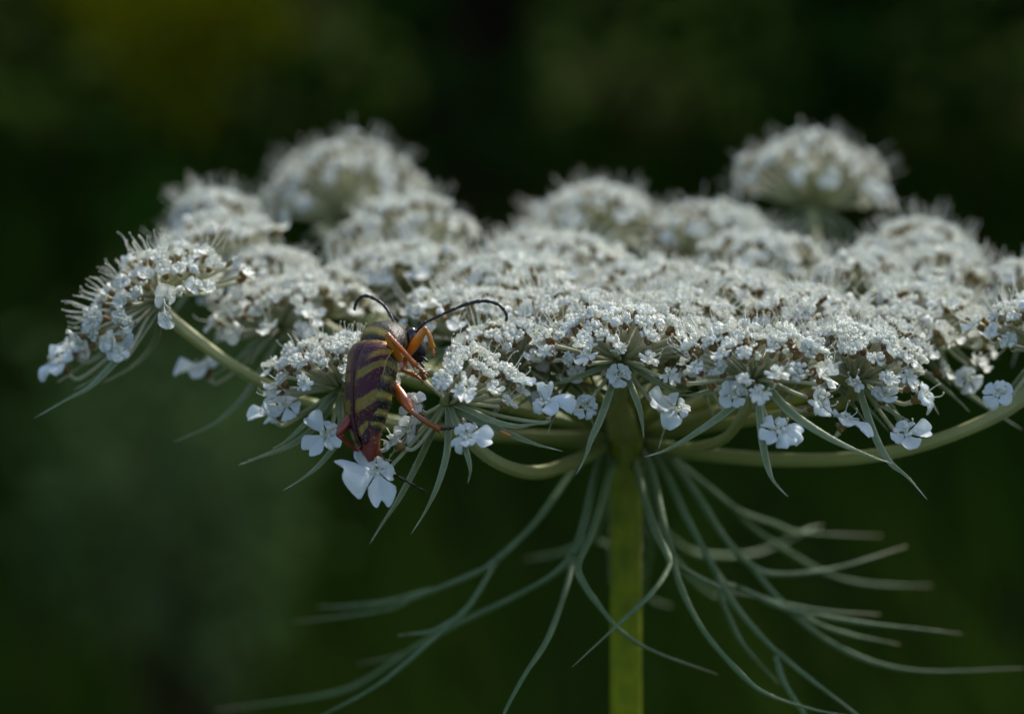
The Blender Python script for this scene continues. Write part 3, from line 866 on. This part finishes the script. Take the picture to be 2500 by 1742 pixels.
# wing covers
purple, brown, yel, amber = np.array((.046, .003, .009)), np.array((.045, .012, .010)), np.array((.20, .145, .014)), np.array((.30, .16, .010))
for side in (1, -1):
    nt, na = 180, 56
    s0, s1 = 1.25, key_s[5] - .05
    ss = np.linspace(s0, s1, nt)
    vo, vi, cc = [], [], []
    for s in ss:
        i = np.interp(s, sl, np.arange(NR))
        i0 = min(int(i), NR - 2)
        fr = i - i0
        P0, S0, B0 = [x[i0] * (1 - fr) + x[i0 + 1] * fr for x in (BP, S_, B_)]
        S0, B0 = unit(S0), unit(B0)
        u = (s - s0) / (s1 - s0)
        hw = np.interp(u, (0, .03, .12, .35, .7, .9, 1), (.82, 1.02, 1.40, 2.06, 2.56, 2.68, 2.2))
        hd = np.interp(u, (0, .1, .35, .7, .9, .97, 1), (.52, .72, .98, 1.16, 1.10, .95, .72))
        gap = .012 + .14 * max(0, .16 - u) / .16
        for j in range(na):
            q = j / (na - 1)
            th_ = q * 1.58                      # from the suture round to the side margin
            x = gap + (hw - gap) * math.sin(th_) ** .92
            z = hd * (math.cos(th_) * .98 + .02) - .10 * q
            e = min(q * 14, (1 - q) * 16, 1)
            ribs = .025 * math.sin(q * 9.4) ** 2
            x2, z2 = x * 1.0, z + ribs
            nrm_ = unit(S0 * side * math.sin(th_) + B0 * math.cos(th_))
            pt = P0 + (S0 * side * x2 + B0 * z2) * MM
            vo.append(pt + nrm_ * .05 * MM * e)
            vi.append(pt - nrm_ * .06 * MM)
            # colour bands, oblique: they climb towards the shoulder at the outer margin
            y = u * 8.0 - .85 * (q - .4) + .08 * math.sin(q * 6.0) + .02 * math.sin(q * 23 + s * 4)
            g = 0.0
            for (b0, b1, q0, q1) in ((.90, 1.60, .12, .62), (2.80, 3.80, .07, 1.2), (5.10, 5.80, .07, 1.2)):
                w_ = (b1 - b0) / 2 * (1 - .25 * q)
                gg = np.clip((w_ - abs(y - (b0 + b1) / 2)) / .04 + .5, 0, 1) * np.clip((q - q0) / .05, 0, 1) * np.clip((q1 - q) / .07, 0, 1)
                g = max(g, gg)
            base_ = purple * (1 - .5 * max(0, .3 - u) / .3) + brown * max(0, u - .72)
            ga = max(np.clip((y - 6.15) / .25, 0, 1) * np.clip((7.0 - y) / .2, 0, 1) * np.clip((q - .25) * 5, 0, 1), np.clip((u - .93) / .04, 0, 1) * .8)
            edge_ = np.clip(1 - q / .035, 0, 1)
            c = base_ * (1 - g) + yel * g
            c = c * (1 - ga) + amber * ga
            cc.append(c * (1 - edge_ * .45))
    mb = MB()
    lo, ko = grid_loops(nt, na, 0, flip=(side < 0))
    li, ki = grid_loops(nt, na, nt * na, flip=(side > 0))
    rim = [i * na for i in range(nt)] + [(nt - 1) * na + j for j in range(1, na)] + [i * na + na - 1 for i in range(nt - 2, -1, -1)] + [j for j in range(na - 2, -1, -1)]
    q = np.array([[a, b, b + nt * na, a + nt * na] for a, b in zip(rim[:-1], rim[1:])])
    mb.add(np.concatenate([vo, vi]), np.concatenate([lo.ravel(), li.ravel(), q.ravel()]), np.concatenate([ko, ki, np.full(len(q), 4)]), 0, np.concatenate([cc, cc]))
    e = link('elytron', mb.mesh('elytron', [M_ELY], BO), beetle)
    e['label'] = 'purple brown wing cover with oblique yellow bands'
    PILE = globals().setdefault('PILE', MB())
    for i in range(4, nt - 2, 3):  # glossy beads along the side margin, added to stand in for glints of light
        b = np.array(vo[i * na + na - 2])
        ellipsoid(PILE, b, .05 * MM, .05 * MM, .05 * MM, 0, 5, 6)
    for k_ in range(220):
        i, j_ = rng.integers(3, nt - 3), rng.integers(2, na - 2)
        b, b2 = np.array(vo[i * na + j_]), np.array(vo[(i - 3) * na + j_])
        nn = unit(b - np.array(vi[i * na + j_]))
        d = unit(unit(b2 - b) + nn * .35 + rng.normal(0, .2, 3))
        e1 = unit(np.cross(d, nn)) * .014 * MM
        PILE.add([b + e1, b - e1, b + nn * .015 * MM, b + d * .2 * MM], [0, 1, 3, 1, 2, 3, 2, 0, 3], [3, 3, 3], 0)

# golden pile: tiny hairs on flank, pronotum and thorax
mb = PILE
for k in range(5200):
    i = rng.integers(14, NR - 40)
    j = rng.integers(0, NS)
    s = sl[i]
    if s < key_s[5] - .1 and sa[j] > .12:
        continue
    if s < key_s[5]:
        if ((s - .15) / 1.32 % 1.0) < .55 and s < key_s[3] + .6 and rng.random() < .85:
            continue
    elif rng.random() < .85 and not (key_s[5] + .4 < s < key_s[5] + .8):
        continue
    b = V[i, j]
    nn = unit(b - BP[i])
    d = unit(nn * .45 - T_[i] * 1.0 + rng.normal(0, .25, 3))
    e1 = unit(np.cross(d, nn)) * .020 * MM
    mb.add([b + e1, b - e1, b + nn * .02 * MM, b + d * rng.uniform(.16, .34) * MM + nn * .05 * MM], [0, 1, 3, 1, 2, 3, 2, 0, 3], [3, 3, 3], 0)
tag(link('golden_hair', mb.mesh('golden_hair', [M_PILE], BO), beetle), kind='stuff')

# eyes
for p in (W(1003, 822, 1.25), W(1012, 826, 3.1)):
    mb = MB()
    ellipsoid(mb, p, .52 * MM, .58 * MM, .80 * MM, 0, 16, 20, R=orient(CV(.25, 1, -.1), CV(1, 0, 0)))
    link('eye', mb.mesh('eye', [M_EYE], BO), beetle)
# mouthparts
mb = MB()
for pts in ([W(1022, 872, 2.0), W(1034, 874, 1.5), W(1044, 882, 1.2)], [W(1024, 878, 2.4), W(1030, 890, 2.0), W(1036, 898, 2.0)]):
    tube(mb, spline(pts, 8), np.linspace(.16, .08, 8) * MM, 8, 0)
link('mouthparts', mb.mesh('mouthparts', [M_ANT], BO), beetle)

orange, dorange, dred, blk = np.array((.55, .20, .010)), np.array((.48, .11, .008)), np.array((.22, .030, .008)), np.array((.02, .008, .006))


def leg(fem, tib, tar, cf, ct, cr, rf=.36, rt=.20):
    mb = MB()
    p = spline([W(*q) for q in fem], 16)
    u = np.linspace(0, 1, 16)
    r = rf * MM * (.52 + .48 * np.sin(np.clip(u * .95 + .05, 0, 1) * math.pi) ** .7)
    tube(mb, p, r, 14, 0, rgb=cf)
    ellipsoid(mb, p[-1], rf * .58 * MM, rf * .58 * MM, rf * .58 * MM, 0, 9, 12, cf * .8)
    root = link('leg', mb.mesh('leg', [M_LEG], BO), beetle)
    mb = MB()
    p = spline([W(*q) for q in tib], 18)
    r = rt * MM * np.interp(np.linspace(0, 1, 18), (0, .15, .85, 1), (.85, .8, 1.0, 1.25))
    tube(mb, p, r, 12, 0, rgb=ct)
    hairs(mb, p, r * .95, 120, .14 * MM, .012 * MM, 0)
    t = unit(p[-1] - p[-3])
    for s in (-1, 1):
        sd = unit(np.cross(t, FW)) * s
        tube(mb, [p[-1] + sd * r[-1] * .7, p[-1] + sd * r[-1] * 1.3 + t * .35 * MM], np.array((.05, .015)) * MM, 6, 0, rgb=ct * .6)
    link('tibia', mb.mesh('tibia', [M_LEG], BO), root)
    p = spline([W(*q) for q in tar], 5)
    mb = MB()
    for k in range(4):
        a_, b_ = p[k], p[k + 1]
        q = spline([a_, b_ * .55 + a_ * .45, b_], 5)
        w_ = (.15, .15, .14, .09)[k] * MM
        tube(mb, q, np.array((.45, .75, 1, 1.1, .8)) * w_, 9, 0, rgb=cr)
    t = unit(p[-1] - p[-2])
    for s in (-1, 1):
        sd = unit(np.cross(t, FW)) * s
        tube(mb, spline([p[-1], p[-1] + (t * .18 + sd * .12) * MM, p[-1] + (t * .28 + sd * .30) * MM], 5), np.linspace(.05, .012, 5) * MM, 6, 0, rgb=blk)
    link('tarsus', mb.mesh('tarsus', [M_LEG], BO), root)


leg([(998, 864, .6), (1018, 832, -.8), (1037, 803, -1.4)], [(1038, 802, -1.4), (1048, 820, -1.3), (1055, 845, -.8)], [(1055, 845, -.8), (1058, 868, -.3)], orange, orange, orange * .8, .40, .21)
leg([(976, 878, -.8), (963, 850, -1.9), (947, 818, -2.4)], [(947, 817, -2.5), (976, 848, -2.5), (1014, 892, -1.8)], [(1014, 892, -1.8), (1030, 905, -1.4), (1044, 915, -1.0)], orange * .9, dorange, dorange * .8, .42, .22)
leg([(962, 938, -1.0), (984, 972, -1.9), (1004, 1004, -2.5)], [(1004, 1004, -2.5), (1038, 1028, -2.6), (1074, 1048, -2.4)], [(1074, 1047, -2.4), (1100, 1045, -2.6), (1124, 1042, -2.9)], dorange * .85, dorange * .6, blk, .44, .24)
leg([(868, 1005, -1.4), (842, 1038, -1.6), (827, 1059, -1.8)], [(826, 1061, -1.8), (880, 1105, -.6), (945, 1148, .6)], [(945, 1148, .6), (992, 1174, .8), (1037, 1198, 1.0)], dred, dred, blk, .42, .24)
leg([(905, 985, .6), (912, 1030, .6), (914, 1066, .2)], [(914, 1066, .2), (922, 1094, .0), (930, 1118, -.2)], [(930, 1118, -.2), (944, 1126, .2), (956, 1124, .6)], dred, dorange * .5, blk, .34, .17)
leg([(990, 872, 2.4), (984, 892, 1.8), (984, 904, .8)], [(984, 904, .8), (996, 909, .4), (1010, 913, .1)], [(1010, 913, .1), (1022, 922, .3), (1030, 930, .6)], dorange, orange * .8, dorange * .6, .32, .18)

ANT = [
    [(1017, 812, 1.1), (1033, 790, .6), (1041, 786, .5), (1080, 767, .2), (1114, 752, 0), (1147, 740, -.2), (1174, 735, -.4), (1195, 736, -.5), (1216, 743, -.6), (1230, 756, -.6), (1237, 770, -.6), (1235, 785, -.6)],
    [(976, 812, 2.0), (965, 792, 2.2), (960, 783, 2.3), (952, 767, 2.6), (938, 746, 3.0), (920, 732, 3.4), (905, 725, 3.8), (891, 722, 4.1), (879, 727, 4.4), (871, 737, 4.6), (867, 747, 4.8), (865, 758, 5.0)],
]
for path in ANT:
    p = [W(*q) for q in path]
    root = None
    fine = spline(p, 11 * 6 + 1)
    for k in range(11):
        q = fine[k * 6:k * 6 + 7]
        w_ = (.17, .13, .125, .135, .145, .155, .155, .15, .145, .135, .12)[k] * MM
        mb = MB()
        tube(mb, q, np.array((.62, .78, .85, .92, 1.0, 1.08, .9)) * w_ if k < 10 else np.array((.7, .9, 1, 1, .9, .7, .25)) * w_, 10, 0)
        hairs(mb, q, w_ * .8, 60, .09 * MM, .010 * MM, 0)
        if k == 0:
            root = link('antenna', mb.mesh('antenna', [M_ANT], BO), beetle)
        else:
            link('antenna_segment', mb.mesh('antenna_segment', [M_ANT], BO), root)

# tiny orange larva on the bracteole under the beetle's umbellet
lo = W(1233, 1058, -2.2)
mb = MB()
t = unit(W(1250, 1066, -2.0) - W(1218, 1054, -2.2))
p = spline([lo - t * .48 * MM, lo - t * .2 * MM + UP * .03 * MM, lo + t * .2 * MM, lo + t * .5 * MM], 16)
tube(mb, p, (.15 + .018 * np.sin(np.arange(16) * 2.1)) * MM * np.sin(np.linspace(.22, math.pi - .3, 16)) ** .5, 10, 0)
o = link('tiny_larva', mb.mesh('tiny_larva', [M_LARVA], lo), None, lo)
tag(o, 'tiny orange larva lying on a pointed green bracteole beside the beetle', 'larva')

# ------------------------------------------------------------------ meadow behind, far out of focus
M_GROUND = mat('meadow_ground', (.02, .04, .006), .95, noise=(2.5, (.016, .014, .008), 1.0), spec=0)
M_GRASS = mat('grass_dark', (.030, .075, .006), .8, spec=0, trans=.2, noise=(3, (.045, .07, .008), 1.0))
mb = MB()
g = np.linspace(-60, 60, 25)
X, Y = np.meshgrid(g, g)
mb.add(np.stack([X, Y + 20, np.zeros_like(X)], -1).reshape(-1, 3), *grid_loops(25, 25))
tag(link('ground', mb.mesh('ground', [M_GROUND])), kind='structure')

mb = MB()
for k in range(9000):
    y = rng.uniform(.5, 4.6)
    x = rng.uniform(-1.0, 1.0) * (.5 + y * .45)
    if abs(x - BASE[0]) < .05 and y < .1:
        continue
    h = rng.uniform(.10, .30)
    a = rng.random() * 6.28
    d = np.array((math.cos(a), math.sin(a), 0))
    s = np.array((-d[1], d[0], 0)) * rng.uniform(.0015, .004)
    b = np.array((x, y, 0))
    m1 = b + d * h * .15 + np.array((0, 0, h * .6))
    tp = b + d * h * .5 + np.array((0, 0, h))
    mb.add([b - s, b + s, m1 + s * .8, m1 - s * .8, tp], [0, 1, 2, 3, 3, 2, 4], [4, 3], 0)
tag(link('grass', mb.mesh('grass', [M_GRASS])), 'dark green meadow grass between the flower and the shrubs', 'grass', kind='stuff')


def shrub(name, label, ctr, rad, hgt, nleaf, leaf, m, cat='shrub', group=None, trunks=5, zc=None, zr=None):
    root = bpy.data.objects.new(name, None)
    col.objects.link(root)
    root.location = (ctr[0], ctr[1], 0)
    tag(root, label, cat, group)
    sm_ = MB()
    tips = []
    for k in range(trunks):
        a = k * 6.28 / trunks + rng.normal(0, .3)
        d = np.array((math.cos(a), math.sin(a), 0))
        top = d * rad * rng.uniform(.3, .8) + np.array((0, 0, hgt * rng.uniform(.6, .95)))
        p = spline([d * .03, d * rad * .15 + (0, 0, hgt * .35), top], 10)
        tube(sm_, p, np.linspace(.016, .004, 10) * hgt, 6, 0)
        tips.append(p)
        for q in range(5):
            i = rng.integers(3, 9)
            e = p[i] + rng.normal(0, .35, 3) * rad + (0, 0, .1 * hgt)
            tube(sm_, spline([p[i], (p[i] + e) / 2 + (0, 0, .02), e], 5), np.linspace(.006, .002, 5) * hgt, 5, 0)
            tips.append(np.array([p[i], e]))
    link('stems', sm_.mesh('stems', [M_BARK]), root)
    lm = MB()
    ncl = max(60, nleaf // 7)
    cl = rng.normal(0, 1, (ncl, 3))
    cl /= np.linalg.norm(cl, axis=1, keepdims=True)
    cl *= rng.random((ncl, 1)) ** .4
    zc, zr = zc or hgt * .48, zr or hgt * .5
    cl = cl * np.array((rad, rad, zr)) + np.array((0, 0, zc))
    for k in range(nleaf):
        c = cl[rng.integers(ncl)] + rng.normal(0, .13, 3) * np.array((rad, rad, zr))
        c[2] = max(c[2], .03)
        L = leaf * rng.uniform(.6, 1.3)
        n = unit(rng.normal(0, .6, 3) + np.array((0, 0, .7)))
        fr = orient(n, rng.normal(0, 1, 3))
        q = np.array([(0, 0, 0), (.45, -.24, .05), (.45, 0, 0), (.45, .24, .05), (1, 0, -.12)]) * L
        lm.add(q @ fr.T + c, [0, 1, 2, 0, 2, 3, 1, 4, 2, 2, 4, 3], [3, 3, 3, 3], 0, (rng.random(), 0, 0))
    link('foliage', lm.mesh('foliage', [m], smooth=False), root)
    return root


M_BARK = mat('bark_brown', (.03, .024, .012), .9, spec=0)
M_LF = mat('leaf_dark_green', (.028, .072, .008), .7, trans=.25, noise=(8, (.025, .06, .008), .6), spec=0)
M_LF2 = mat('leaf_deep_shade_green', (.020, .054, .006), .7, trans=.2, noise=(8, (.018, .044, .006), .6), spec=0)
M_LF3 = mat('leaf_yellow_green', (.21, .21, .004), .7, trans=.35, noise=(8, (.18, .175, .004), 1.0), spec=0)
M_LF4 = mat('leaf_grey_green', (.058, .098, .034), .7, trans=.25, noise=(8, (.05, .085, .03), .6), spec=0)
M_LF5 = mat('leaf_brown_olive', (.030, .032, .013), .7, trans=.2, noise=(8, (.028, .025, .012), 1.0), spec=0)

HG = 'shrubs of the dark hedge behind the flower'
for k, (x, y, r, h, m, lab) in enumerate([
        (-2.2, 3.5, .85, 2.3, M_LF, 'dark green leafy shrub at the end of the hedge farthest from the brownish shrub'),
        (-1.1, 3.6, .85, 2.5, M_LF, 'dark green leafy shrub standing behind the yellow-plumed herb'),
        (-.05, 3.7, .85, 2.4, M_LF2, 'deep green shaded shrub right behind the flower head'),
        (.9, 3.5, .85, 2.4, M_LF2, 'deep green shaded shrub between its green neighbour and the brownish shrub'),
        (1.8, 3.4, .80, 2.2, M_LF5, 'brownish olive shaded shrub in the hedge'),
        (2.7, 3.4, .80, 2.3, M_LF2, 'deep green shaded shrub beyond the brownish shrub'),
        (-2.0, 5.2, 1.0, 2.6, M_LF, 'dark green shrub of the second row, farthest from the brownish shrub'),
        (-.6, 5.3, 1.0, 2.6, M_LF2, 'deep green shrub of the second row behind the yellow-plumed herb'),
        (.6, 5.2, 1.0, 2.6, M_LF2, 'deep green shrub of the second row behind the flower head'),
        (1.8, 5.2, 1.0, 2.6, M_LF5, 'brownish olive shrub of the second row behind the brownish shrub')]):
    shrub('hedge_shrub', lab, (x, y), r, h, 6500, .075, m, 'shrub', HG)
gr = shrub('goldenrod', 'tall herb with a yellow flowering plume in front of the dark hedge', (-.262, 2.05), .10, .50, 500, .035, M_LF, 'herb', None, 4)
pl = MB()
for k in range(9):                      # arching side branches of the plume, set with small florets
    a = k * 2.4
    b0 = np.array((rng.normal(0, .02), rng.normal(0, .02), rng.uniform(.42, .48)))
    d = np.array((math.cos(a), math.sin(a), 0))
    p = spline([b0, b0 + d * .03 + (0, 0, .06), b0 + d * .06 + (0, 0, .10), b0 + d * .10 + (0, 0, .09)], 12)
    tube(pl, p, np.linspace(.002, .0008, 12), 5, 0)
    for q in range(150):
        c = p[rng.integers(2, 12)] + rng.normal(0, .012, 3)
        fr = orient(rng.normal(0, 1, 3), rng.normal(0, 1, 3))
        L = rng.uniform(.006, .012)
        pl.add((np.array([(0, 0, 0), (.5, -.4, .1), (.5, .4, .1), (1, 0, .3), (.4, 0, -.3)]) * L) @ fr.T + c, [0, 1, 4, 0, 4, 2, 0, 2, 1, 1, 2, 3, 4, 1, 3, 2, 4, 3], [3] * 6, 0)
link('plume', pl.mesh('plume', [M_LF3], smooth=False), gr)
shrub('grey_green_herb', 'pale grey-green leafy herb clump low in the shaded grass', (-.18, 1.30), .080, .46, 1100, .016, M_LF4, 'herb', None, 4, .35, .11)
